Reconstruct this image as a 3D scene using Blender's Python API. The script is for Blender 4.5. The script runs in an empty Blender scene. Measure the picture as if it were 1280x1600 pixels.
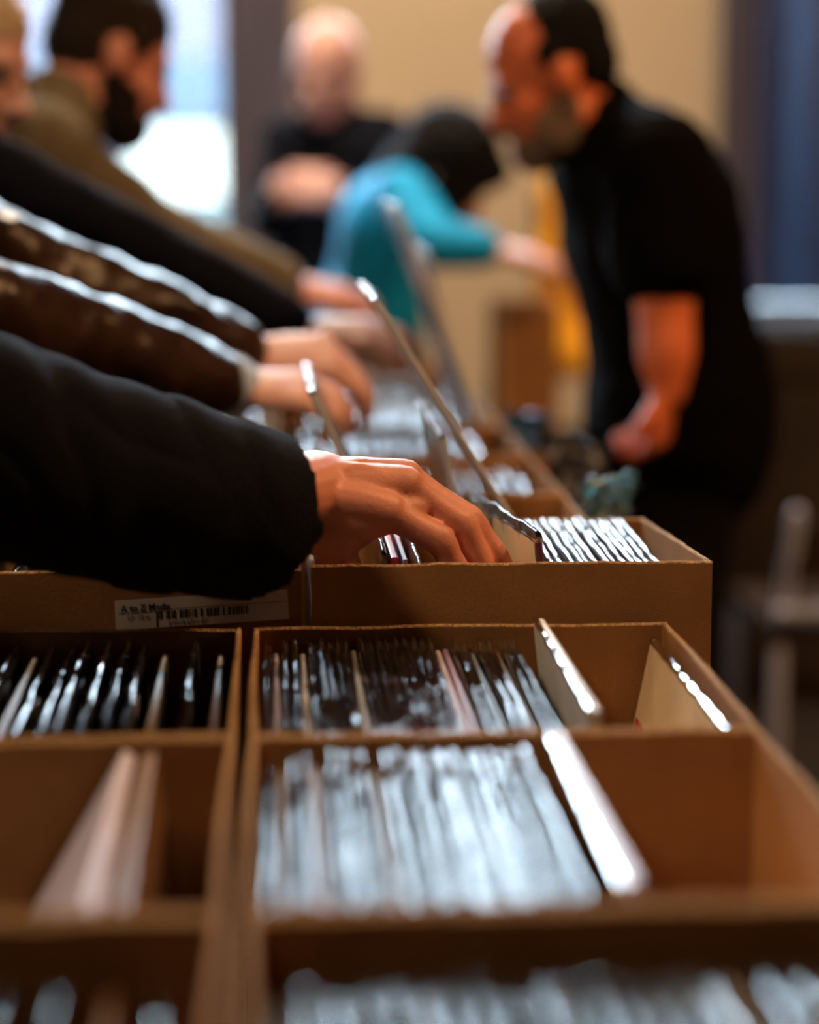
import bpy, math, random
import numpy as np
from mathutils import Vector, Matrix, noise

random.seed(7)
rng = np.random.RandomState(7)
S = bpy.context.scene
COL = S.collection

# ------------------------------------------------------------------ camera, sky, lamps, exposure
CAM_Z = 1.42
F_PX = 3450.0                                  # focal length in pixels of the 1280 x 1600 frame
PITCH = math.atan(530 / F_PX)
YAW = math.atan(0.0630)
cd = bpy.data.cameras.new('camera')
cam = bpy.data.objects.new('camera', cd)
COL.objects.link(cam)
cam.location = (0, 0, CAM_Z)
cam.rotation_euler = (math.pi / 2 - PITCH, 0, -YAW)
cd.sensor_fit = 'VERTICAL'
cd.sensor_height = 23.5
cd.lens = F_PX / 1600 * 23.5
cd.clip_start = 0.02
cd.dof.use_dof = True
cd.dof.focus_distance = 1.90
cd.dof.aperture_fstop = 1.15
S.camera = cam

W = bpy.data.worlds.new('sky')
S.world = W
W.use_nodes = True
wn = W.node_tree
bg = wn.nodes['Background']
bg.inputs[0].default_value = (0.74, 0.90, 1.0, 1)
bg.inputs[1].default_value = 34.0

S.view_settings.view_transform = 'Standard'
S.view_settings.look = 'None'
S.view_settings.gamma = 1
S.view_settings.use_curve_mapping = False
S.view_settings.exposure = 0.0
S.cycles.transparent_max_bounces = 24
S.cycles.max_bounces = 8
S.cycles.caustics_reflective = False
S.cycles.caustics_refractive = False
S.cycles.sample_clamp_indirect = 6.0

LAMPS = [  # x, y, z of the ceiling lamps, width, watts, colour
    (-1.5, 0.95, 3.40, 0.55, 48, (1.0, 0.70, 0.44)),
    (2.2, 2.0, 3.55, 0.55, 95, (1.0, 0.52, 0.22)),
    (0.0, 4.8, 3.55, 0.55, 95, (1.0, 0.78, 0.55)),
]

# ------------------------------------------------------------------ the camera's own geometry, to read real places off the photograph
C0 = np.array([0, 0, CAM_Z])
_fw = np.array([math.sin(YAW) * math.cos(PITCH), math.cos(YAW) * math.cos(PITCH), -math.sin(PITCH)])
_rt = np.array([math.cos(YAW), -math.sin(YAW), 0.0])
_up = np.cross(_rt, _fw)


def at(px, py, Y):
    """the real point at depth Y (metres along the rows of boxes) seen at a pixel"""
    r = _fw + (px - 640) / F_PX * _rt - (py - 800) / F_PX * _up
    return C0 + r * (Y / r[1])


# ------------------------------------------------------------------ materials
def mat(name, base, rough=0.6, metal=0.0, bump=0.0, bscale=80.0, vary=0.0, vscale=6.0, spec=0.5, sheen=0.0, stretch=None, sss=0.0):
    m = bpy.data.materials.new(name)
    m.use_nodes = True
    nt = m.node_tree
    p = nt.nodes['Principled BSDF']
    p.inputs['Base Color'].default_value = (*base, 1)
    p.inputs['Roughness'].default_value = rough
    p.inputs['Metallic'].default_value = metal
    p.inputs['Specular IOR Level'].default_value = spec
    if sheen:
        p.inputs['Sheen Weight'].default_value = sheen
        p.inputs['Sheen Roughness'].default_value = 0.5
    if sss:
        p.inputs['Subsurface Weight'].default_value = sss
        p.inputs['Subsurface Radius'].default_value = (0.9, 0.35, 0.2)
        p.inputs['Subsurface Scale'].default_value = 0.008
    tc = nt.nodes.new('ShaderNodeTexCoord')
    mp = nt.nodes.new('ShaderNodeMapping')
    nt.links.new(tc.outputs['Object'], mp.inputs[0])
    if stretch:
        mp.inputs['Scale'].default_value = stretch
    if vary:
        n = nt.nodes.new('ShaderNodeTexNoise')
        n.inputs['Scale'].default_value = vscale
        n.inputs['Detail'].default_value = 6
        nt.links.new(mp.outputs[0], n.inputs['Vector'])
        r = nt.nodes.new('ShaderNodeValToRGB')
        r.color_ramp.elements[0].position = 0.3
        r.color_ramp.elements[1].position = 0.7
        r.color_ramp.elements[0].color = (*[c * (1 - vary) for c in base], 1)
        r.color_ramp.elements[1].color = (*[min(1, c * (1 + vary)) for c in base], 1)
        nt.links.new(n.outputs[0], r.inputs[0])
        nt.links.new(r.outputs[0], p.inputs['Base Color'])
    if bump:
        n = nt.nodes.new('ShaderNodeTexNoise')
        n.inputs['Scale'].default_value = bscale
        n.inputs['Detail'].default_value = 5
        nt.links.new(mp.outputs[0], n.inputs['Vector'])
        b = nt.nodes.new('ShaderNodeBump')
        b.inputs['Strength'].default_value = bump
        b.inputs['Distance'].default_value = 0.01
        nt.links.new(n.outputs[0], b.inputs['Height'])
        nt.links.new(b.outputs[0], p.inputs['Normal'])
    return m


def emit(name, col, s):
    m = bpy.data.materials.new(name)
    m.use_nodes = True
    p = m.node_tree.nodes['Principled BSDF']
    p.inputs['Base Color'].default_value = (0.03, 0.03, 0.03, 1)
    p.inputs['Emission Color'].default_value = (*col, 1)
    p.inputs['Emission Strength'].default_value = s
    return m


def film(name, tint=(0.95, 0.97, 1.0), rough=0.12, haze=0.06, bscale=45.0, bump=0.6, fres=1.5, edge=0.0, milk=(0.85, 0.87, 0.9), chalk=0.0):
    """thin clear plastic or glass: transparent, with a Fresnel gloss and a little milky haze"""
    m = bpy.data.materials.new(name)
    m.use_nodes = True
    nt = m.node_tree
    nt.nodes.clear()
    out = nt.nodes.new('ShaderNodeOutputMaterial')
    tr = nt.nodes.new('ShaderNodeBsdfTransparent')
    tr.inputs[0].default_value = (*tint, 1)
    gl = nt.nodes.new('ShaderNodeBsdfGlossy')
    gl.inputs['Roughness'].default_value = rough
    df = nt.nodes.new('ShaderNodeBsdfTranslucent')          # the milky part lets light from behind glow through
    df.inputs[0].default_value = (*milk, 1)
    fr = nt.nodes.new('ShaderNodeFresnel')
    fr.inputs['IOR'].default_value = fres
    a = nt.nodes.new('ShaderNodeMixShader')
    a.inputs[0].default_value = haze
    nt.links.new(tr.outputs[0], a.inputs[1])
    if chalk:                                               # and part of it scatters like chalky plastic
        d2 = nt.nodes.new('ShaderNodeBsdfDiffuse')
        d2.inputs[0].default_value = (*milk, 1)
        c2 = nt.nodes.new('ShaderNodeMixShader')
        c2.inputs[0].default_value = chalk
        nt.links.new(df.outputs[0], c2.inputs[1])
        nt.links.new(d2.outputs[0], c2.inputs[2])
        nt.links.new(c2.outputs[0], a.inputs[2])
    else:
        nt.links.new(df.outputs[0], a.inputs[2])
    b = nt.nodes.new('ShaderNodeMixShader')
    ad = nt.nodes.new('ShaderNodeMath')
    ad.operation = 'ADD'
    ad.use_clamp = True
    ad.inputs[1].default_value = edge
    nt.links.new(fr.outputs[0], ad.inputs[0])
    nt.links.new(ad.outputs[0], b.inputs[0])
    nt.links.new(a.outputs[0], b.inputs[1])
    nt.links.new(gl.outputs[0], b.inputs[2])
    nt.links.new(b.outputs[0], out.inputs[0])
    if bump:
        tc = nt.nodes.new('ShaderNodeTexCoord')
        n = nt.nodes.new('ShaderNodeTexNoise')
        n.inputs['Scale'].default_value = bscale
        n.inputs['Detail'].default_value = 3
        nt.links.new(tc.outputs['Object'], n.inputs['Vector'])
        bp = nt.nodes.new('ShaderNodeBump')
        bp.inputs['Strength'].default_value = bump
        bp.inputs['Distance'].default_value = 0.006
        nt.links.new(n.outputs[0], bp.inputs['Height'])
        nt.links.new(bp.outputs[0], gl.inputs['Normal'])
        nt.links.new(bp.outputs[0], fr.inputs['Normal'])
    return m


def cloth_film(name, c):
    """thin cloth that lets part of the daylight through"""
    m = mat(name, c, 0.8, vary=0.1, vscale=3)
    nt = m.node_tree
    t = nt.nodes.new('ShaderNodeBsdfTranslucent')
    t.inputs[0].default_value = (*c, 1)
    x = nt.nodes.new('ShaderNodeMixShader')
    x.inputs[0].default_value = 0.5
    out = nt.nodes['Material Output']
    nt.links.new(nt.nodes['Principled BSDF'].outputs[0], x.inputs[1])
    nt.links.new(t.outputs[0], x.inputs[2])
    nt.links.new(x.outputs[0], out.inputs[0])
    return m


M = dict(
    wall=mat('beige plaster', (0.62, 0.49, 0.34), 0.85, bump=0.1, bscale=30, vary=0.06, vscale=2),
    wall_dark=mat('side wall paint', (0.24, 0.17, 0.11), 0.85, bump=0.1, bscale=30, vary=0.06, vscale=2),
    ceil=mat('ceiling paint', (0.42, 0.36, 0.28), 0.9, vary=0.05, vscale=2),
    floor=mat('dark floorboards', (0.022, 0.014, 0.010), 0.6, vary=0.4, vscale=9, stretch=(6, 0.6, 1)),
    card=mat('kraft cardboard', (0.40, 0.19, 0.065), 0.8, bump=0.10, bscale=420, vary=0.14, vscale=14, spec=0.2),
    card_dark=mat('dark kraft cardboard', (0.31, 0.145, 0.05), 0.8, bump=0.10, bscale=420, vary=0.16, vscale=14, spec=0.2),
    card_edge=mat('cut cardboard edge', (0.60, 0.38, 0.19), 0.85, bump=0.9, bscale=420, vary=0.3, vscale=160, spec=0.2),
    frame=mat('dark purple grey window frame', (0.055, 0.045, 0.06), 0.5, vary=0.15),
    curtain=mat('dark purple curtain cloth', (0.13, 0.115, 0.16), 0.9, bump=0.2, bscale=200, vary=0.2, vscale=5, stretch=(8, 8, 0.4)),
    glass=film('window glass', (0.96, 0.98, 1.0), 0.02, 0.01, bump=0.0, fres=1.45),
    sleeve=film('clear record sleeve plastic', rough=0.07, haze=0.10, bscale=26, bump=0.30, fres=2.0),
    gleam_white=film('cloudy record sleeve plastic', rough=0.16, haze=0.75, bscale=26, bump=0.30, fres=1.45, chalk=0.7),  # plastic whitened so the gleam along leaning edges sits in its colour
    loose=film('loose thin sleeve plastic', rough=0.12, haze=0.08, bscale=40, bump=0.6, fres=1.35, chalk=0.3),
    skin=mat('skin', (0.62, 0.245, 0.165), 0.50, bump=0.10, bscale=420, vary=0.10, vscale=35, sss=0.12),
    skin_pale=mat('pale skin', (0.62, 0.35, 0.30), 0.5, bump=0.1, bscale=160, vary=0.08, vscale=25, sss=0.1),
    skin_tan=mat('warm tanned skin', (0.70, 0.165, 0.05), 0.45, bump=0.1, bscale=160, vary=0.08, vscale=25, sss=0.1),
    fleece=mat('black knitted cloth', (0.0065, 0.0068, 0.010), 0.95, bump=0.5, bscale=420, vary=0.3, vscale=300, spec=0.06, sheen=0.02),
    leather=mat('brown leather', (0.030, 0.013, 0.007), 0.28, spec=0.13, bump=0.14, bscale=70, vary=0.35, vscale=18),
    navy=mat('dark navy cloth', (0.006, 0.007, 0.012), 0.9, bump=0.2, bscale=200, spec=0.05),
    olive=mat('olive drab cloth', (0.16, 0.135, 0.08), 0.9, bump=0.2, bscale=160, vary=0.15, vscale=12, spec=0.2),
    black=mat('black cotton', (0.0035, 0.003, 0.003), 0.95, bump=0.2, bscale=200, spec=0.03),
    cyan=mat('bright cyan nylon', (0.0, 0.36, 0.78), 0.7, spec=0.25, bump=0.25, bscale=60, vary=0.15, vscale=10),
    trouser=mat('dark trouser cloth', (0.006, 0.005, 0.006), 0.9, spec=0.05),
    jeans=mat('grey blue denim', (0.10, 0.13, 0.17), 0.9, vary=0.2, vscale=30),
    cuff=mat('pale blue shirt cuff', (0.42, 0.60, 0.90), 0.8, vary=0.08, vscale=30),
    hair_black=mat('black hair', (0.006, 0.005, 0.005), 0.7, bump=0.6, bscale=220, spec=0.12),
    hair_brown=mat('dark brown hair', (0.022, 0.013, 0.008), 0.7, bump=0.6, bscale=220, vary=0.3, vscale=60, spec=0.15),
    hair_fair=mat('fair hair', (0.55, 0.42, 0.26), 0.6, bump=0.6, bscale=220, vary=0.2, vscale=60),
    beard_dark=mat('dark beard', (0.018, 0.011, 0.008), 0.9, spec=0.1, bump=0.8, bscale=260),
    beard_grey=mat('greying beard', (0.17, 0.105, 0.065), 0.8, bump=0.8, bscale=260),
    eye=mat('eye', (0.08, 0.06, 0.05), 0.2),
    shoe=mat('black shoe leather', (0.01, 0.01, 0.01), 0.5),
    wood=mat('brown cabinet wood', (0.13, 0.048, 0.015), 0.6, vary=0.3, vscale=8, stretch=(6, 6, 0.7)),
    table=mat('dark table laminate', (0.03, 0.018, 0.010), 0.8, spec=0.2, vary=0.2, vscale=6),
    steel=mat('grey painted steel', (0.10, 0.10, 0.10), 0.45, vary=0.1),
    white_metal=mat('white painted steel', (0.42, 0.46, 0.64), 0.4, vary=0.05),
    yellow=mat('yellow cloth', (0.90, 0.42, 0.01), 0.85, bump=0.2, bscale=120, vary=0.1, vscale=10),
    label=mat('white paper label', (0.62, 0.55, 0.52), 0.7, vary=0.06, vscale=30),
    cream_glare=mat('cream print with glare', (0.86, 0.70, 0.40), 0.4, vary=0.12, vscale=14),  # cream print, its colour brightened to hold the glare of the sleeve
    ink=mat('black ink', (0.02, 0.018, 0.02), 0.7, vary=0.1),
    grey_bag=mat('dark blue grey plastic bag', (0.045, 0.055, 0.085), 0.35, bump=0.3, bscale=60, vary=0.2),
    teal_bag=film('clear teal plastic bag', (0.62, 0.88, 0.92), 0.22, 0.25, bscale=60, bump=0.7, milk=(0.35, 0.75, 0.80)),
    blue=mat('blue plastic', (0.02, 0.13, 0.36), 0.4, vary=0.1),
    lamp=emit('glowing lamp glass', (1.0, 0.62, 0.32), 6.0),
    chrome=mat('chrome', (0.6, 0.6, 0.62), 0.15, metal=1.0),
    pave=mat('outdoor paving', (0.022, 0.032, 0.044), 0.9, vary=0.15, vscale=3),
    fac_lav=mat('lavender grey facade', (0.040, 0.037, 0.052), 0.85, vary=0.08, vscale=2),
    fac_blue=mat('blue awning cloth', (0.012, 0.027, 0.048), 0.8, vary=0.08, vscale=3),
    fac_teal=mat('teal stone plinth', (0.030, 0.046, 0.048), 0.8, vary=0.2, vscale=4),
    fac_blind=cloth_film('grey purple blind cloth', (0.145, 0.155, 0.205)),
    fac_blind2=cloth_film('blue blind cloth', (0.165, 0.215, 0.30)),
    shop=emit('lit shop window', (0.86, 1.0, 0.93), 2.6),
    sill=mat('pale blue painted sill', (0.14, 0.17, 0.23), 0.5, vary=0.05),
)
COVERS = {  # printed card colours of the record covers
    'white': (0.72, 0.72, 0.70), 'grey': (0.33, 0.33, 0.35), 'dark grey': (0.09, 0.09, 0.10), 'black': (0.02, 0.02, 0.022),
    'cream': (0.58, 0.45, 0.28), 'brown': (0.17, 0.085, 0.035), 'mauve': (0.33, 0.20, 0.30), 'navy': (0.025, 0.04, 0.12),
    'plum': (0.26, 0.035, 0.13), 'red': (0.42, 0.03, 0.04), 'lavender': (0.60, 0.56, 0.72), 'olive': (0.16, 0.12, 0.05), 'orange': (0.70, 0.30, 0.06),
}
CM = {k: mat(k + ' printed card', v, 0.45, vary=0.18, vscale=9) for k, v in COVERS.items()}


# ------------------------------------------------------------------ objects
def link(name, me, m=None, parent=None):
    o = bpy.data.objects.new(name, me)
    COL.objects.link(o)
    if m is not None and me is not None:
        for k in (m if isinstance(m, (list, tuple)) else [m]):
            me.materials.append(k)
    if parent is not None:
        o.parent = parent
    return o


def tag(o, label=None, cat=None, group=None, kind=None):
    for k, v in (('label', label), ('category', cat), ('group', group), ('kind', kind)):
        if v:
            o[k] = v
    return o


def empty(name, loc, label, cat, group=None, rz=0.0):
    o = bpy.data.objects.new(name, None)
    COL.objects.link(o)
    o.location = loc
    o.rotation_euler = (0, 0, rz)
    o.empty_display_size = 0.05
    return tag(o, label, cat, group)


class MB:
    """gathers vertices and faces of ONE mesh"""

    def __init__(s):
        s.v, s.f, s.mi, s.n = [], [], [], 0

    def add(s, v, f, mi=0):
        s.v.append(np.asarray(v, float))
        s.f.extend([tuple(i + s.n for i in q) for q in f])
        s.mi.extend([mi] * len(f))
        s.n += len(v)
        return s

    def box(s, lo, hi, mi=0):
        (a, b, c), (d, e, f) = lo, hi
        v = [(a, b, c), (d, b, c), (d, e, c), (a, e, c), (a, b, f), (d, b, f), (d, e, f), (a, e, f)]
        return s.add(v, [(0, 3, 2, 1), (4, 5, 6, 7), (0, 1, 5, 4), (1, 2, 6, 5), (2, 3, 7, 6), (3, 0, 4, 7)], mi)

    def tube(s, pts, rad, seg=12, sub=4, ref=(0.13, 0.27, 0.95), flat=1.0, cap=True):
        P = np.asarray([np.asarray(p, float) for p in pts])
        R = np.asarray([(r, r * flat) if np.isscalar(r) else r for r in rad], float)
        Q, RR = [], []
        n = len(P)
        for i in range(n - 1):
            p0, p1, p2, p3 = P[max(i - 1, 0)], P[i], P[i + 1], P[min(i + 2, n - 1)]
            for k in range(sub):
                t = k / sub
                Q.append(0.5 * ((2 * p1) + (-p0 + p2) * t + (2 * p0 - 5 * p1 + 4 * p2 - p3) * t * t + (-p0 + 3 * p1 - 3 * p2 + p3) * t ** 3))
                u = t * t * (3 - 2 * t)
                RR.append(R[i] * (1 - u) + R[i + 1] * u)
        Q.append(P[-1])
        RR.append(R[-1])
        Q, RR = np.array(Q), np.array(RR)
        T = np.gradient(Q, axis=0)
        T /= np.linalg.norm(T, axis=1)[:, None] + 1e-12
        if cap:
            pre, post = [], []
            for a in (80, 55, 28):
                ca, sa = math.cos(math.radians(a)), math.sin(math.radians(a))
                pre.append((Q[0] - T[0] * sa * RR[0].min(), RR[0] * ca, T[0]))
                post.insert(0, (Q[-1] + T[-1] * sa * RR[-1].min(), RR[-1] * ca, T[-1]))
            rings = pre + [(Q[i], RR[i], T[i]) for i in range(len(Q))] + post
        else:
            rings = [(Q[i], RR[i], T[i]) for i in range(len(Q))]
        ref = np.asarray(ref, float)
        V = []
        for q, r, t in rings:
            u = ref - t * (ref @ t)
            if np.linalg.norm(u) < 1e-3:
                u = np.array([1.0, 0, 0]) - t * t[0]
            u /= np.linalg.norm(u)
            w = np.cross(t, u)
            for k in range(seg):
                a = 2 * math.pi * k / seg
                V.append(q + u * math.sin(a) * r[1] + w * math.cos(a) * r[0])
        Fc = []
        for i in range(len(rings) - 1):
            for k in range(seg):
                a, b = i * seg + k, i * seg + (k + 1) % seg
                Fc.append((a, b, b + seg, a + seg))
        Fc.append(tuple(range(seg))[::-1])
        Fc.append(tuple(range((len(rings) - 1) * seg, len(rings) * seg)))
        return s.add(V, Fc)

    def ell(s, c, r, Mx=None, seg=18, rings=12):
        """ellipsoid; Mx: 3x3 whose columns are its axes"""
        V, Fc = [], []
        Mx = np.eye(3) if Mx is None else Mx
        for i in range(1, rings):
            a = math.pi * i / rings
            for k in range(seg):
                b = 2 * math.pi * k / seg
                V.append((math.sin(a) * math.cos(b) * r[0], math.sin(a) * math.sin(b) * r[1], math.cos(a) * r[2]))
        V += [(0, 0, r[2]), (0, 0, -r[2])]
        V = np.asarray(V) @ Mx.T + np.asarray(c)
        for i in range(rings - 2):
            for k in range(seg):
                a, b = i * seg + k, i * seg + (k + 1) % seg
                Fc.append((a, a + seg, b + seg, b))
        top, bot = len(V) - 2, len(V) - 1
        for k in range(seg):
            Fc.append((top, k, (k + 1) % seg))
            Fc.append((bot, (rings - 2) * seg + (k + 1) % seg, (rings - 2) * seg + k))
        return s.add(V, Fc)

    def mesh(s, name, smooth=False):
        me = bpy.data.meshes.new(name)
        v = np.concatenate(s.v)
        me.from_pydata(v.tolist(), [], s.f)
        if any(s.mi):
            me.polygons.foreach_set('material_index', s.mi)
        if smooth:
            me.polygons.foreach_set('use_smooth', [True] * len(me.polygons))
        me.update()
        return me

    def build(s, name, m, parent=None, smooth=False):
        return link(name, s.mesh(name, smooth), m, parent)


def fuse(mb, name, m, parent, voxel, smooth=4, disp=None):
    """one continuous skin over everything gathered in mb"""
    me = mb.mesh(name)
    o = bpy.data.objects.new(name, me)
    COL.objects.link(o)
    r = o.modifiers.new('r', 'REMESH')
    r.mode = 'VOXEL'
    r.voxel_size = voxel
    if smooth:
        k = o.modifiers.new('s', 'SMOOTH')
        k.factor = 0.5
        k.iterations = smooth
    dg = bpy.context.evaluated_depsgraph_get()
    ne = bpy.data.meshes.new_from_object(o.evaluated_get(dg))
    o.modifiers.clear()
    bpy.data.objects.remove(o)
    bpy.data.meshes.remove(me)
    ne.name = name
    if disp is not None:
        n = len(ne.vertices)
        co = np.empty(n * 3, np.float32)
        no = np.empty(n * 3, np.float32)
        ne.vertices.foreach_get('co', co)
        ne.vertices.foreach_get('normal', no)
        co, no = co.reshape(-1, 3), no.reshape(-1, 3)
        d = disp(co)
        co = co + no * d[:, None]
        ne.vertices.foreach_set('co', co.astype(np.float32).ravel())
    ne.polygons.foreach_set('use_smooth', [True] * len(ne.polygons))
    ne.update()
    return link(name, ne, m, parent)


def folds(amp, sx, sy, sz, seed=0.0):
    def f(co):
        return np.array([noise.noise(Vector((x * sx + seed, y * sy, z * sz))) + 0.4 * noise.noise(Vector((x * sx * 2.3, y * sy * 2.3 + seed, z * sz * 2.3))) for x, y, z in co]) * amp
    return f


# ------------------------------------------------------------------ the room
def struct(name, mb, m, parent=None):
    o = mb.build(name, m, parent)
    if parent is None:
        o['kind'] = 'structure'
    return o


X0, X1, Y0, Y1, H = -3.2, 3.4, -3.0, 6.5, 3.9
struct('floor', MB().box((X0, Y0, -0.06), (X1, Y1 + 0.2, 0)), M['floor'])
struct('ceiling', MB().box((X0 - 0.2, Y0, H), (X1 + 0.2, Y1 + 0.2, H + 0.1)), M['ceil'])
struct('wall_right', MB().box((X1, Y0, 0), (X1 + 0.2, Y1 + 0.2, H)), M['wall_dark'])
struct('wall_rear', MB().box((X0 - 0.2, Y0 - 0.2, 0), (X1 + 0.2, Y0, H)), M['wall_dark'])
# back wall with two tall windows and a transom between them
wl = MB().box((X0 - 0.2, Y0, 0), (X0, Y1 + 0.2, H))
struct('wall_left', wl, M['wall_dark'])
WIN = {1: (-1.75, -0.06, 0.98, 3.6), 2: (1.34, 2.9, 1.0, 3.6), 3: (0.10, 1.24, 2.08, 3.6)}
wb = MB()
wb.box((X0 - 0.2, Y1, 0), (X1 + 0.2, Y1 + 0.2, 0.98)).box((X0 - 0.2, Y1, 3.6), (X1 + 0.2, Y1 + 0.2, H))
wb.box((X0 - 0.2, Y1, 0.98), (-1.75, Y1 + 0.2, 3.6)).box((-0.06, Y1, 0.98), (0.10, Y1 + 0.2, 3.6))
wb.box((0.10, Y1, 0.98), (1.24, Y1 + 0.2, 2.08)).box((1.24, Y1, 0.98), (1.34, Y1 + 0.2, 3.6))
wb.box((1.34, Y1, 0.98), (2.9, Y1 + 0.2, 1.0)).box((2.9, Y1, 0.98), (X1 + 0.2, Y1 + 0.2, 3.6))
struct('wall_back', wb, M['wall'])


def window(n, x0, x1, z0, z1, bars):
    """a window in its opening: frame, mullions, panes, sill"""
    w = 0.035
    y0, y1 = Y1 + 0.04, Y1 + 0.10
    fr = MB()
    for lo, hi in (((x0, y0, z0), (x0 + w, y1, z1)), ((x1 - w, y0, z0), (x1, y1, z1)), ((x0, y0, z0), (x1, y1, z0 + w)), ((x0, y0, z1 - w), (x1, y1, z1))):
        fr.box(lo, hi)
    f = struct('window_%d' % n, fr, M['frame'])
    xs = [x0 + w] + list(bars) + [x1 - w]
    for b in bars:
        MB().box((b - 0.014, y0, z0 + w), (b + 0.014, y1, z1 - w)).build('mullion', M['frame'], f)
    for a, b in zip(xs[:-1], xs[1:]):
        MB().box((a, (y0 + y1) / 2 - 0.002, z0 + w), (b, (y0 + y1) / 2 + 0.002, z1 - w)).build('pane', M['glass'], f)
    MB().box((x0 - 0.02, Y1 - 0.05, z0 - 0.03), (x1 + 0.02, Y1 + 0.10, z0)).build('sill', M['sill'], f)
    return f


window(1, -1.75, -0.06, 0.98, 3.6, (-0.95,))
w2 = window(2, 1.34, 2.9, 1.0, 3.6, (1.42, 2.2))
window(3, 0.10, 1.24, 2.08, 3.6, (0.67,))
struct('baseboard_back', MB().box((X0, Y1 - 0.02, 0), (X1, Y1, 0.12)), M['frame'])

# the view outside the windows
struct('outside_ground', MB().box((-14, Y1 + 0.2, -0.12), (14, 30, -0.02)), M['pave'])
fac = empty('shop_building', (-2.6, 14, 0), 'low shop across the street seen through the back window', 'building')


def local(o, lo, hi):
    l = np.array(o.location)
    return tuple(np.array(lo) - l), tuple(np.array(hi) - l)


MB().box(*local(fac, (-6.5, 14.0, 0), (0.6, 15, 3.2))).build('upper_wall', M['fac_lav'], fac)
MB().box(*local(fac, (-6.5, 13.6, 1.72), (0.6, 13.98, 2.10))).build('awning', M['fac_blue'], fac)
MB().box(*local(fac, (-6.5, 13.85, 0), (0.6, 13.98, 1.24))).build('plinth', M['fac_teal'], fac)
for k in range(4):
    a = -0.86 - 1.2 * k
    MB().box(*local(fac, (a, 13.90, 1.27), (a + 0.60, 13.99, 1.69))).build('lit_window', M['shop'], fac)

# slatted blue blind inside the right window: seen as tall soft stripes
bl = empty('vertical_blind', (1.40, Y1 - 0.02, 1.025), 'tall blue-grey vertical blind slats hanging in the window behind the vendor', 'blind')
MB().box((0, -0.02, 2.44), (1.45, 0.02, 2.48)).build('head_rail', M['frame'], bl)
sl = MB()
ns = 7
sl.v = []
for k in range(ns):
    a = k / (ns - 1) - 0.5
    sl.v.append(np.array([[a * 0.093, 0.02 - 0.04 * a * a, 0.02], [a * 0.093, 0.02 - 0.04 * a * a, 2.44], [a * 0.093, 0.023 - 0.04 * a * a, 0.02], [a * 0.093, 0.023 - 0.04 * a * a, 2.44]]))
sl.n = ns * 4
for k in range(ns - 1):
    i = 4 * k
    sl.f += [(i, i + 4, i + 5, i + 1), (i + 2, i + 3, i + 7, i + 6), (i, i + 2, i + 6, i + 4), (i + 1, i + 5, i + 7, i + 3)]
sl.f += [(0, 1, 3, 2), (4 * ns - 4, 4 * ns - 2, 4 * ns - 1, 4 * ns - 3)]
sl.mi = [0] * len(sl.f)
slms = [sl.mesh('slat', True) for k in range(2)]
slms[0].materials.append(M['fac_blind'])
slms[1].materials.append(M['fac_blind2'])
for k in range(16):
    o = link('slat', slms[k % 2], None, bl)
    o.location = (0.065 + 0.088 * k, 0.002 * (k % 2), 0)


def curtain(name, x0, x1, y, z0, z1, label, nf=5):
    n = 48
    V, Fc = [], []
    for j, z in enumerate(np.linspace(z0, z1, 8)):
        for i in range(n + 1):
            t = i / n
            s_ = 1 + 0.12 * (1 - (z - z0) / (z1 - z0)) * (t - 0.5) * 2
            V.append((x0 + (x1 - x0) * (0.5 + (t - 0.5) * abs(s_)), y + 0.022 * math.sin(t * nf * 2 * math.pi) * (1 + 0.2 * math.sin(z * 3)), z))
    for j in range(7):
        for i in range(n):
            a = j * (n + 1) + i
            Fc.append((a, a + 1, a + n + 2, a + n + 1))
    b = MB().add(V, Fc)
    root = empty(name, (0, 0, 0), label, 'curtain')
    o = b.build('curtain_cloth', M['curtain'], root, True)
    s = o.modifiers.new('t', 'SOLIDIFY')
    s.thickness = 0.004
    MB().tube([(x0 - 0.05, y, z1 + 0.012), (x1 + 0.05, y, z1 + 0.012)], [0.012, 0.012]).build('curtain_rod', M['steel'], root)
    return root


curtain('dark_curtain', -0.135, 0.075, Y1 - 0.10, 0.03, 3.62, 'dark purple-grey curtain between the bright window and the beige wall', 4)
curtain('dark_curtain', 1.295, 1.40, Y1 - 0.11, 0.03, 3.62, 'narrow dark curtain edging the blue window behind the vendor', 3)

# ceiling lamps that warm the room
for i, (x, y, z, w, e, c) in enumerate(LAMPS):
    lp = empty('ceiling_lamp', (x, y, z), ['warm round ceiling lamp on the customers\' side of the room',
                                          'warm round ceiling lamp on the vendor side of the room', 'warm round ceiling lamp near the back wall'][i], 'lamp', 'round ceiling lamps')
    MB().tube([(0, 0, 0.06), (0, 0, H - z)], [0.012, 0.012]).build('stem', M['steel'], lp)
    sh = MB()
    n = 28
    prof = [(0.04, 0.07), (0.16, 0.065), (w * 0.55, 0.0), (w * 0.55 - 0.006, -0.004), (0.16, 0.055), (0.03, 0.06)]
    V = [(r * math.cos(2 * math.pi * k / n), r * math.sin(2 * math.pi * k / n), h) for r, h in prof for k in range(n)]
    Fc = [(j * n + k, j * n + (k + 1) % n, (j + 1) * n + (k + 1) % n, (j + 1) * n + k) for j in range(len(prof) - 1) for k in range(n)]
    sh.add(V, Fc).build('lamp_shade', M['steel'], lp, True)
    MB().ell((0, 0, 0.045), (0.12, 0.12, 0.035)).build('diffuser', M['lamp'], lp, True)
    ld = bpy.data.lights.new('lamp_light', 'AREA')
    ld.shape = 'DISK'
    ld.size = w
    ld.energy = e
    ld.color = c
    lo = bpy.data.objects.new('lamp_light', ld)
    COL.objects.link(lo)
    lo.parent = lp
    lo.location = (0, 0, -0.01)

# ------------------------------------------------------------------ tables
TT = 0.72


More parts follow.
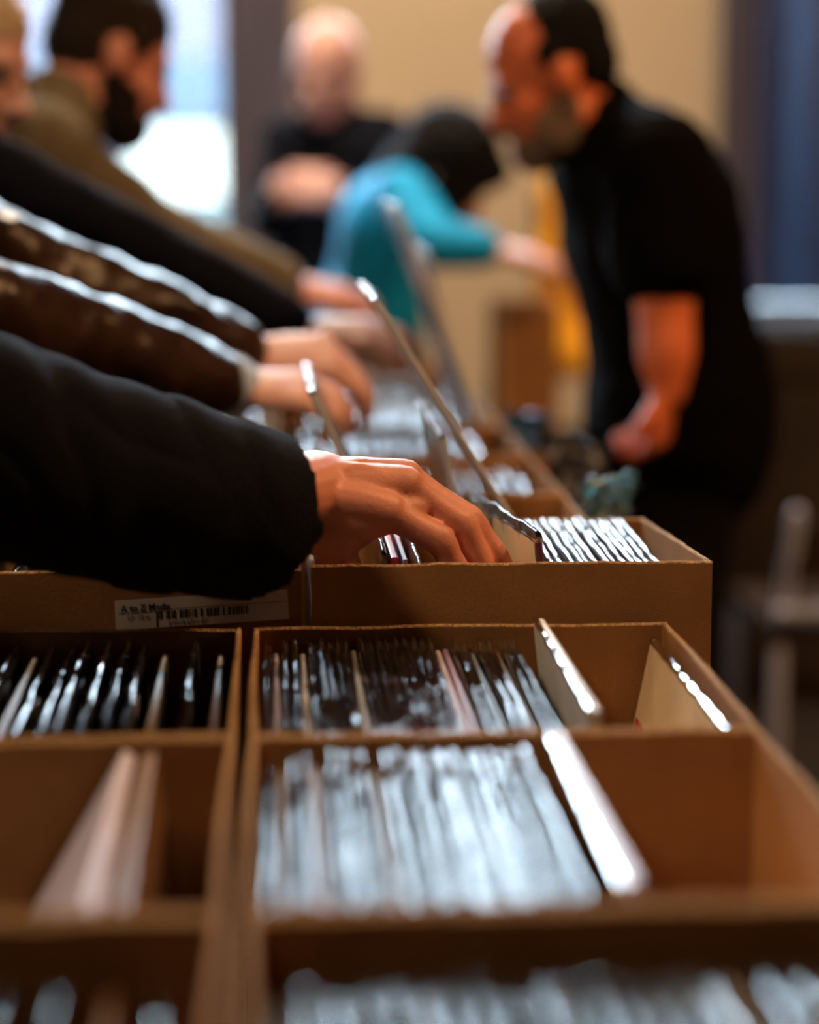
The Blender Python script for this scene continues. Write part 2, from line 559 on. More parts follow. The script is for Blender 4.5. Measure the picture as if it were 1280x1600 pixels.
def table(x0, x1, y0, y1, z, label, top='table'):
    t = empty('folding_table', ((x0 + x1) / 2, (y0 + y1) / 2, 0), label, 'table')
    hx, hy = (x1 - x0) / 2, (y1 - y0) / 2
    MB().box((-hx, -hy, z - 0.03), (hx, hy, z)).build('tabletop', M[top], t)
    for sx in (-1, 1):
        for sy in (-1, 1):
            MB().tube([(sx * (hx - 0.05), sy * (hy - 0.12), 0), (sx * (hx - 0.05), sy * (hy - 0.12), z - 0.03)], [0.015, 0.015], sub=1).build('leg', M['steel'], t)
    for sy in (-1, 1):
        MB().tube([(-hx + 0.05, sy * (hy - 0.12), 0.25), (hx - 0.05, sy * (hy - 0.12), 0.25)], [0.011, 0.011], sub=1).build('crossbar', M['steel'], t)
    return t


table(-0.41, 0.40, 0.45, 2.44, TT, 'dark folding table under the record boxes nearest the camera')
table(-0.41, 0.40, 2.45, 4.40, TT, 'dark folding table under the blurred record boxes farther back')
table(0.44, 0.93, 4.42, 5.05, TT, 'small dark table behind the row, carrying a tall carton')

# ------------------------------------------------------------------ cardboard boxes
CW = 0.0045                                    # wall thickness


def panel(L, Hh, th, seed, amp=0.0012, slope=0.0):
    """cardboard sheet: length L along x, height Hh along z, thickness th along y, with an uneven worn top edge (second material)"""
    n = 22
    V, Fc, mi = [], [], []
    for i in range(n + 1):
        x = L * i / n
        zt = Hh + slope * i / n + amp * (noise.noise(Vector((x * 22, seed, 0))) + 0.5 * noise.noise(Vector((x * 70, seed, 3))))
        bow = 0.0022 * math.sin(math.pi * i / n) * math.sin(seed * 1.7)
        for y, z, k in ((0, 0, 0), (0, zt * 0.5, 0.4), (0, zt - 0.0015, 1), (th * 0.25, zt, 1), (th * 0.75, zt, 1), (th, zt - 0.0015, 1), (th, zt * 0.5, 0.4), (th, 0, 0)):
            V.append((x, y + bow * k, z))
    for i in range(n):
        a, b = i * 8, i * 8 + 8
        for k in range(8):
            k2 = (k + 1) % 8
            Fc.append((a + k, b + k, b + k2, a + k2))
            mi.append(1 if k in (2, 3, 4) else 0)
    Fc += [tuple(range(8)), tuple(range(n * 8, n * 8 + 8))[::-1]]
    mi += [1, 1]
    b = MB()
    b.add(V, Fc)
    b.mi = mi
    return b


def record_box(x0, x1, y0, y1, z, h, label, dark=False, hf=None, seed=0.0):
    """an open-topped cardboard box with its base at z; hf: height of its front wall if the rim slopes"""
    hf = hf or h
    r = empty('record_box', ((x0 + x1) / 2, (y0 + y1) / 2, z), label, 'box', 'cardboard boxes of records on the long table')
    cm = [M['card_dark' if dark else 'card'], M['card_edge']]
    w, d = x1 - x0, y1 - y0
    MB().box((-w / 2, -d / 2, 0), (w / 2, d / 2, CW)).build('bottom_panel', cm, r)
    p = panel(w, hf - CW, CW, seed + 1).build('front_panel', cm, r)
    p.location = (-w / 2, -d / 2, CW)
    p = panel(w, h - CW, CW, seed + 2).build('back_panel', cm, r)
    p.location = (-w / 2, d / 2 - CW, CW)
    for sx in (-1, 1):
        p = panel(d - 2 * CW, hf - CW, CW, seed + 3 + sx, slope=h - hf).build('side_panel', cm, r)
        p.rotation_euler = (0, 0, math.pi / 2)
        p.location = (-w / 2 + CW if sx < 0 else w / 2, -d / 2 + CW, CW)
    return r


ROWS = {  # row: y0, y1, right x0, x1, rim z
    'D': (0.722, 1.074), 'C': (1.079, 1.430), 'B': (1.435, 1.787),
    'A': (1.822, 2.168),
    'E': (2.185, 2.532), 'F': (2.540, 2.886), 'G': (2.894, 3.240), 'H': (3.248, 3.594), 'I': (3.602, 3.948), 'J': (3.956, 4.302),
}
WHERE = {
    'D': 'at the bottom edge of the picture', 'C': 'second nearest the camera', 'B': 'just in front of the reaching hand',
    'A': 'under the reaching hand', 'E': 'just behind the reaching hand', 'F': 'two rows behind the reaching hand',
    'G': 'three rows behind the hand', 'H': 'third from the far end', 'I': 'second from the far end',
    'J': 'at the far end',
}
RZ = 1.05
BOX = {}
for i, (k, (a, b)) in enumerate(ROWS.items()):
    if k == 'A':
        continue
    xr = 0.327 if k in 'BCD' else 0.342
    xl = -0.016 if k in 'BCD' else 0.004
    BOX[k + 'r'] = record_box(xl, xr, a, b, TT, RZ - TT, 'open cardboard record box on the vendor\'s side, ' + WHERE[k], k in 'BD', seed=i * 10.3)
    BOX[k + 'l'] = record_box(xl - 0.010 - 0.343, xl - 0.010, a, b, TT, RZ - TT, 'open cardboard record box on the customers\' side, ' + WHERE[k], True, seed=i * 10.3 + 5)
# the two boxes under the hand stand a little higher, on a board
br = tag(MB().box((-0.36, 1.825, TT), (0.385, 2.165, TT + 0.035)).build('riser_board', M['wood']), 'flat wooden board raising the boxes under the hand', 'board')
BOX['Ar'] = record_box(0.032, 0.372, 1.822, 2.168, TT + 0.035, 0.323, 'open cardboard box of records that the black-sleeved hand reaches into', False, hf=0.340, seed=77.1)
BOX['Al'] = record_box(-0.322, 0.024, 1.822, 2.168, TT + 0.035, 0.323, 'cardboard box with a white barcode label, under the black sleeve', True, hf=0.337, seed=88.2)

# ------------------------------------------------------------------ records
RH, RW = 0.304, 0.312
SLEEVES = []
for s in range(18):                            # three families: lying flat along the top, rising a little and rising more towards the far end, and more rumpled
    fam = s // 6
    rise, rum = (0.001, 0.0022)[0:2] if fam == 0 else ((0.0045, 0.0026) if fam == 1 else (0.010, 0.0064))
    n = 26
    V, Fc = [], []
    th = 0.0052
    for i in range(n + 1):
        t = i / n
        y = -0.159 + 0.318 * t
        wv = 0.0016 * noise.noise(Vector((t * 9, s * 7.1, 0))) + 0.0009 * noise.noise(Vector((t * 26, s * 3.3, 2)))
        zt = 0.3135 + rise * (2 * t - 1) + rum * noise.noise(Vector((t * 6, s * 5.3, 4))) + 0.0010 * noise.noise(Vector((t * 30, s, 8)))
        wl_ = 0.0006 * noise.noise(Vector((t * 20, s * 9.0, 6)))
        tl = (0.0, 0.0010, -0.0012, 0.0019, -0.0022, 0.0004)[s % 6]
        for x, z in ((-th / 2, 0.001), (-th / 2 + wv * 0.3, 0.28), (-th / 2 + wv, zt - 0.0022 - tl), (-th * 0.36 + wv + wl_, zt - 0.0003 - tl * 0.8), (wv, zt), (th * 0.36 + wv - wl_, zt - 0.0003 + tl * 0.8), (th / 2 + wv, zt - 0.0022 + tl), (th / 2 + wv * 0.3, 0.28), (th / 2, 0.001)):
            V.append((x, y, z))
    for i in range(n):
        for k in range(8):
            a = i * 9 + k
            Fc.append((a, a + 1, a + 10, a + 9))
    b = MB().add(V, Fc)
    for e, i0 in ((-1, 0), (1, n * 9)):          # the rounded welded side edges
        W_, G_ = [], []
        m = 14
        for j in range(m + 1):
            z = 0.002 + (0.3095 + e * rise - 0.002) * j / m
            bul = 0.0030 + 0.0012 * noise.noise(Vector((j * 0.8, s * 3.7, e)))
            for k in range(5):
                q = math.pi * k / 4
                W_.append((-th / 2 * math.cos(q), e * (0.159 + bul * math.sin(q)), z))
        for j in range(m):
            for k in range(4):
                a = j * 5 + k
                G_.append((a, a + 1, a + 6, a + 5))
        b.add(W_, G_)
    me = b.mesh('plastic_sleeve', True)
    me.materials.append(M['sleeve'])
    SLEEVES.append(me)
GLEAM_WHITE = SLEEVES[2].copy()
GLEAM_WHITE.materials.clear()
GLEAM_WHITE.materials.append(M['gleam_white'])
CORE = {}


def cover_mesh(col, th):
    key = (col, round(th, 4))
    if key not in CORE:
        b = MB()
        y = RW / 2
        V = []
        for x, z in ((-th / 2, 0), (-th / 2, RH - 0.0008), (-th / 4, RH), (th / 4, RH), (th / 2, RH - 0.0008), (th / 2, 0)):
            V += [(x, -y, z), (x, y, z)]
        Fc = [(2 * i, 2 * i + 1, (2 * i + 3) % 12, (2 * i + 2) % 12) for i in range(6)]
        Fc += [(0, 2, 4, 6, 8, 10), (11, 9, 7, 5, 3, 1)]
        b.add(V, Fc)
        me = b.mesh('record_cover')
        me.materials.append(CM[col])
        CORE[key] = me
    return CORE[key]


def record(xb, xt, yc, z, col, label, group, th=0.0042, sleeve=True, dz=0.0, rz=0.0, rx=0.0, scale=1.0, fam=0):
    """an LP in its cover; xb, xt: x of its bottom and top edge (their difference is its lean)"""
    lean = math.asin(max(-0.9, min(0.9, (xt - xb) / RH)))
    r = bpy.data.objects.new('record', cover_mesh(col, th))
    COL.objects.link(r)
    r.location = (xb, yc, z + dz)
    r.rotation_euler = (rx, lean, rz)
    r.scale = (1, scale, scale)
    tag(r, label, 'record', group)
    if sleeve:
        s = link('plastic_sleeve', SLEEVES[fam * 6 + random.randrange(6)], None, r)
        s.scale = (max(1.0, (th + 0.0016) / 0.0058), 1, 1)
    return r


def top_bead(r, z=RH, th=0.005, x=0.0):
    """the folded plastic lip along a cover's top edge"""
    n = 20
    pts = [(x + 0.0006 * noise.noise(Vector((i * 0.9, 5, th * 900))), -0.157 + 0.314 * i / n, z + 0.0012 * noise.noise(Vector((i * 0.7, 1, th * 700)))) for i in range(n + 1)]
    rad = [th * 0.58 + 0.0011 * noise.noise(Vector((i * 1.1, 9, th * 800))) for i in range(n + 1)]
    return MB().tube(pts, rad, seg=10, sub=2).build('glint_lip', M['sleeve'], r, True)


ORD = ['first', 'second', 'third', 'fourth', 'fifth', 'sixth', 'seventh', 'eighth', 'ninth', 'tenth', 'eleventh', 'twelfth', 'thirteenth', 'fourteenth',
       'fifteenth', 'sixteenth', 'seventeenth', 'eighteenth', 'nineteenth', 'twentieth']
ORD += ['twenty-' + o for o in ORD[:9]] + ['thirtieth'] + ['thirty-' + o for o in ORD[:9]]
BOXNAME = {
    'D': 'vendor-side box at the picture\'s bottom edge', 'C': 'vendor-side box second nearest the camera', 'B': 'vendor-side box just before the hand',
    'A': 'box under the hand', 'E': 'vendor-side box just behind the hand', 'F': 'vendor-side box two rows behind the hand',
    'G': 'vendor-side box three rows behind the hand', 'H': 'vendor-side box third from the far end', 'I': 'vendor-side box second from the far end',
    'J': 'vendor-side box at the far end'}
BOXNAME_L = {
    'D': 'customer-side box at the picture\'s bottom edge', 'C': 'customer-side box second nearest the camera', 'B': 'customer-side box before the white label',
    'A': 'box with the white label', 'E': 'customer-side box just behind the hand', 'F': 'customer-side box two rows behind the hand',
    'G': 'customer-side box three rows behind the hand', 'H': 'customer-side box third from the far end', 'I': 'customer-side box second from the far end',
    'J': 'customer-side box at the far end'}


def fill(key, xs, cols, z, lean=lambda t: 0.0, th=0.0042, dz=0.003, side='r', jit=0.0008, scale=1.0, fam=0, sleeved=0.85):
    """records standing side by side; xs: x of each bottom edge"""
    a, b = ROWS[key]
    yc = (a + b) / 2
    nm = (BOXNAME if side == 'r' else BOXNAME_L)[key]
    n = len(xs)
    for i, x in enumerate(xs):
        t = i / max(1, n - 1)
        col = cols[i % len(cols)] if isinstance(cols, list) else cols(t)
        xt = x + lean(t) + random.uniform(-jit, jit)
        record(x, xt, yc + random.uniform(-0.004, 0.004), z, col, '%s-covered record, %s from the left in the %s' % (col, ORD[i], nm),
               'records standing in the ' + nm, th, random.random() < sleeved, random.uniform(0, dz), scale=scale, fam=fam)


def lean_end(top, deg, yc, col, label, th, sl=True):
    """a record leaning deg degrees to the left of upright, by its top edge's place"""
    a = math.radians(deg)
    r = record(top[0] + RH * math.sin(a), top[0], yc, top[2] - RH * math.cos(a), col, label, None, th, False)
    if sl:
        top_bead(r, RH, 0.0045, -th * 0.3)
    return r


def pick(*names):
    return lambda t: random.choice(names)


zb = TT + CW + 0.003
# B: just in front of the hand
fill('B', np.linspace(-0.004, 0.196, 30), ['grey', 'lavender', 'white', 'grey', 'white', 'dark grey', 'cream', 'white', 'grey', 'lavender', 'grey', 'navy', 'grey', 'lavender', 'mauve', 'lavender',
     'mauve', 'dark grey', 'mauve', 'mauve', 'lavender', 'mauve', 'grey', 'olive', 'black', 'black', 'olive', 'brown', 'olive', 'grey'], zb)
e = at(842, 968, 1.765)
lean_end(e, 6, 1.611, 'white', 'white record sleeve leaning left past the stack before the hand', 0.009)
# a cream cover with a red and a black mark leaning on the right wall of the same box
cr = record(0.256, 0.313, 1.611, zb + 0.012, 'cream', 'cream record cover with red and black marks leaning on the box wall', None, 0.0045, False)
top_bead(cr, RH, 0.0058)
MB().box((-0.0030, 0.118, 0.212), (-0.0024, 0.150, 0.240)).build('red_print', CM['red'], cr)
MB().box((-0.0030, 0.04, 0.222), (-0.0024, 0.075, 0.247)).build('black_print', CM['black'], cr)
# B left: leaning records, more room
xs = [-0.345, -0.331, -0.317, -0.301, -0.284, -0.268, -0.252, -0.236, -0.219, -0.203, -0.188, -0.172, -0.156, -0.140, -0.124, -0.108, -0.090, -0.064, -0.042]
fill('B', xs, ['grey', 'brown', 'dark grey', 'grey', 'brown', 'grey', 'cream', 'navy', 'grey', 'brown', 'olive', 'dark grey', 'navy', 'grey', 'navy', 'grey', 'olive', 'dark grey', 'brown'],
     zb, lambda t: 0.022 * (1 - t), th=0.0050, side='l')
# C: second nearest
fill('C', np.linspace(-0.004, 0.160, 23), ['grey', 'brown', 'grey', 'cream', 'lavender', 'grey', 'dark grey', 'grey', 'white', 'grey', 'white', 'dark grey', 'white', 'grey', 'white', 'black', 'white', 'grey'], zb,
     lambda t: 0.004 * t)
e = at(864, 1146, 1.41)
lean_end(e, 24.5, 1.254, 'lavender', 'lavender record sleeve leaning left past the stack second nearest the camera', 0.012)
xs = [-0.350, -0.338, -0.326, -0.314, -0.302, -0.290, -0.279, -0.268]
fill('C', xs, ['brown', 'dark grey', 'black', 'brown', 'grey', 'olive', 'black', 'brown', 'grey', 'black', 'brown', 'dark grey'], zb, lambda t: 0.006, side='l')
e = at(203, 1176, 1.41)
lean_end(e, -30, 1.254, 'lavender', 'pale lavender record leaning right, propped against a brown one, behind the front left box', 0.009, False)
lean_end(e + np.array([0.012, 0, 0]), 8, 1.254, 'brown', 'brown record leaning left against the pale lavender one', 0.010, False)
# D: at the bottom of the picture
fill('D', np.linspace(0.004, 0.30, 22), ['black', 'brown', 'grey', 'white', 'brown', 'orange', 'brown', 'grey', 'dark grey', 'black', 'orange', 'brown', 'mauve', 'cream', 'lavender', 'white', 'grey', 'red', 'grey', 'white', 'grey', 'white'],
     zb, lambda t: -0.004, scale=0.955)
fill('D', np.linspace(-0.34, -0.06, 12), ['brown', 'lavender', 'dark grey', 'brown', 'grey', 'lavender', 'lavender', 'grey', 'brown', 'black', 'brown', 'black'], zb, lambda t: 0.004, side='l', scale=0.955)
# A: under the hand
za = TT + 0.035 + CW + 0.003
ya = 1.995
GA = 'records standing in the box under the hand'
record(0.086, 0.0940, ya, za, 'lavender', 'lavender record cover beside the thumb in the box under the hand', GA, dz=0.030)
record(0.0955, 0.1035, ya, za, 'red', 'red record cover between thumb and fingers in the box under the hand', GA, 0.006, False, dz=0.032)
record(0.104, 0.1125, ya, za, 'mauve', 'mauve record cover next to the red one by the fingers', GA, 0.004, False, dz=0.030)
record(0.117, 0.1260, ya, za, 'white', 'white-edged record right against the index finger', GA, dz=0.012)
rg = record(0.236, 0.213, ya - 0.006, za, 'plum', 'plum-edged orange and cream record held up by the fingers of the reaching hand', None, 0.005, True, 0.040, 0.09, -0.034)
for c in rg.children:
    c.data = c.data.copy()
    c.data.materials.clear()
    c.data.materials.append(M['loose'])
MB().box((-0.0032, -0.153, 0.268), (-0.0026, 0.155, 0.302)).build('cream_print', M['cream_glare'], rg)
MB().box((-0.0032, -0.153, 0.01), (-0.0026, 0.155, 0.268)).build('orange_print', CM['orange'], rg)
top_bead(rg, RH, 0.0055)
xa = np.concatenate([np.linspace(0.262, 0.352, 13)])
fill('A', xa, ['white', 'grey', 'white', 'lavender', 'white', 'grey', 'dark grey', 'white', 'cream', 'white', 'grey', 'white', 'cream'], za, lambda t: -0.010 + 0.004 * t, dz=0.002, fam=1, sleeved=1)
fill('A', np.linspace(-0.30, -0.02, 9), pick('brown', 'grey', 'dark grey'), za, lambda t: 0.004, side='l')
# the blurred boxes behind
BACK = {'E': (0.024, 0.094, 6), 'F': (0.200, 0.322, 9), 'G': (0.050, 0.290, 16), 'H': (0.070, 0.285, 15), 'I': (0.024, 0.30, 16), 'J': (0.024, 0.30, 14)}
for k, (a, b, n) in BACK.items():
    xs = np.linspace(a, b, n)
    if k == 'E':
        xs = np.concatenate([xs, np.linspace(0.262, 0.322, 5)])
    fill(k, xs, pick('white', 'white', 'grey', 'lavender', 'dark grey', 'cream', 'black'), zb, lambda t: -0.003, th=0.006, dz=0.003, fam=0 if k == 'E' else 2, sleeved=1, scale=0.93 if k == 'E' else 0.95 if k == 'F' else 0.968)
    fill(k, np.linspace(-0.330, -0.03, 8), pick('white', 'white', 'grey', 'lavender', 'cream', 'dark grey'), zb, lambda t: 0.003, th=0.008, side='l', dz=0.004, fam=2, sleeved=1, scale=0.98)


def leaning(p_low, p_top, col, label, Lr=0.312, th=0.006, ydep=0.30):
    """a record leaning far over, seen along its near edge from p_low up to p_top (both at the same depth)"""
    a, b = np.asarray(p_low), np.asarray(p_top)
    d = (b - a) / np.linalg.norm(b - a)
    base = b - d * RH
    r = record(base[0], base[0] + d[0] * RH, a[1] + RW / 2, base[2], col, label, 'records flipped up out of the boxes', th, True)
    for c in r.children:
        c.data = GLEAM_WHITE
    return r


leaning(at(800, 812, 2.205), at(592, 478, 2.205), 'white', 'pale record flipped up and leaning far over behind the hand')
leaning(at(716, 800, 2.205), at(692, 690, 2.205), 'white', 'short white record edge standing behind the knuckles', th=0.005)
leaning(at(528, 700, 2.205), at(492, 622, 2.205), 'white', 'white record edge beside the leather-sleeved hands', th=0.007)
leaning(at(705, 545, 2.908), at(625, 330, 2.908), 'grey', 'grey sleeved record standing up before the cyan jacket', th=0.006)
leaning(at(706, 560, 3.264), at(668, 400, 3.264), 'lavender', 'dull sleeved record leaning behind the grey standing one', th=0.006)

# the barcode label on the left box under the sleeve
lab = MB()
yl = 1.8195
P = [at(181, 985, yl), at(452, 967, yl), at(449, 922, yl), at(179, 939, yl)]
bo = BOX['Al']
o0 = np.array(bo.location)
lab.add([p - o0 + np.array([0, dy, 0]) for dy in (0, 0.0008) for p in P], [(0, 1, 2, 3), (7, 6, 5, 4), (0, 4, 5, 1), (1, 5, 6, 2), (2, 6, 7, 3), (3, 7, 4, 0)])
lb = lab.build('paper_label', M['label'], bo)
lb['label'] = 'white paper label with barcode'
ex = (P[1] - P[0])
ex_n = ex / np.linalg.norm(ex)
ez = (P[3] - P[0])
Lw, Lh = np.linalg.norm(ex), np.linalg.norm(ez)
ez_n = ez / Lh


def on_label(u0, u1, v0, v1, mb):
    q = [P[0] + ex * u + ez * v - o0 + np.array([0, -0.0004, 0]) for u, v in ((u0, v0), (u1, v0), (u1, v1), (u0, v1))]
    mb.add(q, [(0, 1, 2, 3)])


def text_on(s, u, v, size, name, bold=False):
    cu = bpy.data.curves.new('t', 'FONT')
    cu.body = s
    cu.size = size
    cu.offset = 0.0002 if bold else 0.0
    cu.extrude = 0.0001
    to = bpy.data.objects.new('t', cu)
    COL.objects.link(to)
    dg = bpy.context.evaluated_depsgraph_get()
    me = bpy.data.meshes.new_from_object(to.evaluated_get(dg))
    bpy.data.objects.remove(to)
    me.name = name
    Mx = Matrix([[ex_n[0], ez_n[0], 0], [ex_n[1], ez_n[1], -1], [ex_n[2], ez_n[2], 0]]).to_4x4()
    me.transform(Mx)
    me.transform(Matrix.Translation(Vector(P[0] + ex * u + ez * v - o0 + np.array([0, -0.0006, 0]))))
    return link(name, me, M['ink'], lb)


text_on('A to Z Media', 0.035, 0.62, 0.0075, 'bold_lettering', True)
text_on('LP  12 in', 0.07, 0.34, 0.0052, 'small_lettering')
text_on('7 0119 6711 87', 0.30, 0.07, 0.0052, 'barcode_digits')
bar = MB()
on_label(0.02, 0.27, 0.555, 0.575, bar)
on_label(0.27, 0.99, 0.60, 0.62, bar)
on_label(0.235, 0.245, 0.02, 0.55, bar)
u = 0.25
rb = random.Random(3)
while u < 0.78:
    w = rb.choice((0.004, 0.006, 0.010, 0.016))
    on_label(u, u + w, 0.28, 0.56, bar)
    u += w + rb.choice((0.003, 0.005, 0.008, 0.02))
bar.build('barcode_bars', M['ink'], lb)

# ------------------------------------------------------------------ other small things on the vendor's side
ct = empty('tall_carton', (0.535, 4.66, TT), 'tall brown cardboard carton standing behind the table before the yellow cloth', 'carton')
cm2 = [M['card_dark'], M['card_edge']]
for rz, L, hx in ((0, 0.12, 0.13), (math.pi, 0.12, 0.13), (math.pi / 2, 0.26, 0.06), (-math.pi / 2, 0.26, 0.06)):
    p = panel(L, 0.43, CW, 31 + rz).build('carton_panel', cm2, ct)
    p.rotation_euler = (0, 0, rz)
    c, s_ = math.cos(rz), math.sin(rz)
    p.location = (c * -L / 2 + s_ * hx, s_ * -L / 2 - c * hx, 0)
MB().box((-0.055, -0.125, 0.40), (0.055, 0.125, 0.405)).build('top_flap', cm2, ct)


def cloth_bag(name, pts, m, label, cat, crumple, seed, th=0.002, parent=None):
    """crumpled sheet hung over something: a grid of four bilinear corners with folds"""
    n = 18
    A, B, C_, D = [np.asarray(p) for p in pts]
    V, Fc = [], []
    nn = np.cross(B - A, D - A)
    nn /= np.linalg.norm(nn)
    for j in range(n + 1):
        for i in range(n + 1):
            u, v = i / n, j / n
            p = A * (1 - u) * (1 - v) + B * u * (1 - v) + C_ * u * v + D * (1 - u) * v
            q = noise.noise(Vector((u * 4 + seed, v * 4, seed))) + 0.5 * noise.noise(Vector((u * 10, v * 10 + seed, 1)))
            V.append(p + nn * crumple * q + np.array([0, 0, crumple * 0.6 * noise.noise(Vector((u * 6, seed, v * 3)))]))
    for j in range(n):
        for i in range(n):
            a = j * (n + 1) + i
            Fc.append((a, a + 1, a + n + 2, a + n + 1))
    o = MB().add(V, Fc).build(name, m, parent, True)
    s = o.modifiers.new('t', 'SOLIDIFY')
    s.thickness = th
    if parent is None:
        tag(o, label, cat)
    return o


cloth_bag('plastic_bag', (at(935, 815, 2.34), at(975, 812, 2.52), at(1000, 735, 2.52), at(905, 752, 2.36)), M['teal_bag'], 'clear teal plastic bag sticking up beyond the box under the hand', 'bag', 0.022, 3.1, 0.0006)
cloth_bag('plastic_bag', (at(870, 770, 2.85), at(935, 775, 2.95), at(925, 690, 2.98), at(835, 668, 2.84)), M['grey_bag'], 'dull grey-blue plastic bag hanging off the blurred boxes by the vendor', 'bag', 0.03, 8.4, 0.0006)
cloth_bag('plastic_wrap', (at(784, 712, 3.20), at(856, 705, 3.22), at(862, 648, 3.22), at(790, 640, 3.2)), M['blue'], 'small blue plastic wrap on the table edge beside the vendor', 'wrap', 0.012, 5.2, 0.0008)


def limb(a, b, r, name, m, parent):
    return MB().tube([a, b], [r, r], seg=12, sub=1).build(name, m, parent, True)


# chair behind the vendor with a yellow cloth over its back
yc = empty('dark_chair', (0.86, 5.35, 0), 'dark wooden chair behind the tall carton with the yellow cloth on it', 'chair')
MB().box((-0.2, -0.2, 0.43), (0.2, 0.2, 0.46)).build('seat', M['table'], yc)
for sx in (-1, 1):
    limb((sx * 0.18, -0.18, 0), (sx * 0.18, -0.18, 0.43), 0.018, 'leg', M['table'], yc)
    limb((sx * 0.18, 0.18, 0), (sx * 0.18, 0.21, 1.36), 0.018, 'leg', M['table'], yc)
for z in (0.75, 1.05, 1.34):
    MB().box((-0.18, 0.185, z - 0.03), (0.18, 0.205, z + 0.03)).build('back_slat', M['table'], yc)
YB = [at(826, 600, 5.46), at(920, 590, 5.46), at(905, 280, 5.5), at(850, 275, 5.5)]
cloth_bag('yellow_cloth', YB, M['yellow'], 'yellow cloth draped down behind the vendor\'s chest', 'cloth', 0.035, 2.2, 0.006)

# wooden cabinet with a black top below the right window
cb = empty('cabinet', (1.75, 6.02, 0), 'brown wooden cabinet with a black top below the blue window', 'cabinet')
MB().box((-0.66, -0.27, 0.06), (0.66, 0.27, 0.90)).build('body', M['wood'], cb)
MB().box((-0.70, -0.30, 0.90), (0.70, 0.30, 1.0)).build('black_top', M['table'], cb)
MB().box((-0.64, -0.25, 0), (0.64, 0.25, 0.06)).build('plinth', M['table'], cb)
for k in range(3):
    d = MB().box((-0.65 + 0.435 * k, -0.29, 0.08), (-0.65 + 0.425 * (k + 1) + 0.01 * k, -0.27, 0.88)).build('door', [M['wood'], M['table'], M['wood']][k] if k != 0 else M['table'], cb)
    MB().ell((-0.65 + 0.435 * k + 0.05, -0.305, 0.52), (0.017, 0.017, 0.017)).build('knob', M['chrome'], d, True)

# white steel chair on the far right
wc = empty('white_chair', (1.205, 4.45, 0), 'white steel tube chair standing on the dark floor beyond the vendor', 'chair')
for sx in (-1, 1):
    limb((sx * 0.2, -0.2, 0), (sx * 0.2, -0.2, 0.50), 0.015, 'leg', M['white_metal'], wc)
    limb((sx * 0.2, 0.2, 0), (sx * 0.2, 0.2, 0.50), 0.015, 'leg', M['white_metal'], wc)
    limb((sx * 0.2, -0.2, 0.52), (sx * 0.18, -0.24, 0.76), 0.015, 'back_post', M['white_metal'], wc)
MB().box((-0.22, -0.22, 0.50), (0.22, 0.22, 0.535)).build('seat', M['table'], wc)
limb((-0.2, -0.225, 0.56), (0.2, -0.225, 0.56), 0.016, 'seat_rail', M['white_metal'], wc)
MB().box((-0.2, -0.235, 0.64), (0.2, -0.215, 0.74)).build('back_rail', M['table'], wc)

# ------------------------------------------------------------------ people


def unit(v):
    v = np.asarray(v, float)
    return v / (np.linalg.norm(v) + 1e-12)


def head_axes(fwd, tilt=0.0):
    x = unit(fwd)
    y = unit(np.cross([0, 0, 1], x))
    z = np.cross(x, y)
    y, z = y * math.cos(tilt) + z * math.sin(tilt), z * math.cos(tilt) - y * math.sin(tilt)
    return np.stack([x, y, z], axis=1)


def head(mb, c, A, k=1.0):
    c = np.asarray(c, float)
    P_ = lambda *p: c + A @ (np.asarray(p) * k)
    E_ = lambda p, r: mb.ell(P_(*p), np.asarray(r) * k, A)
    E_((-0.012, 0, 0.035), (0.098, 0.077, 0.089))
    E_((0.035, 0, -0.03), (0.058, 0.062, 0.082))
    E_((0.058, 0, -0.090), (0.036, 0.040, 0.028))
    for s in (-1, 1):
        E_((0.010, s * 0.050, -0.070), (0.045, 0.016, 0.030))
        E_((-0.004, s * 0.079, -0.006), (0.020, 0.009, 0.033))
        E_((0.070, s * 0.036, -0.022), (0.018, 0.020, 0.016))
    mb.tube([P_(0.086, 0, 0.014), P_(0.100, 0, -0.010), P_(0.112, 0, -0.032)], [0.009 * k, 0.010 * k, 0.014 * k], seg=10)
    for s in (-1, 1):
        E_((0.098, s * 0.012, -0.036), (0.012, 0.008, 0.008))
    E_((0.078, 0, 0.026), (0.016, 0.052, 0.012))
    E_((0.088, 0, -0.060), (0.012, 0.026, 0.007))
    E_((0.086, 0, -0.072), (0.012, 0.022, 0.007))
    return P_


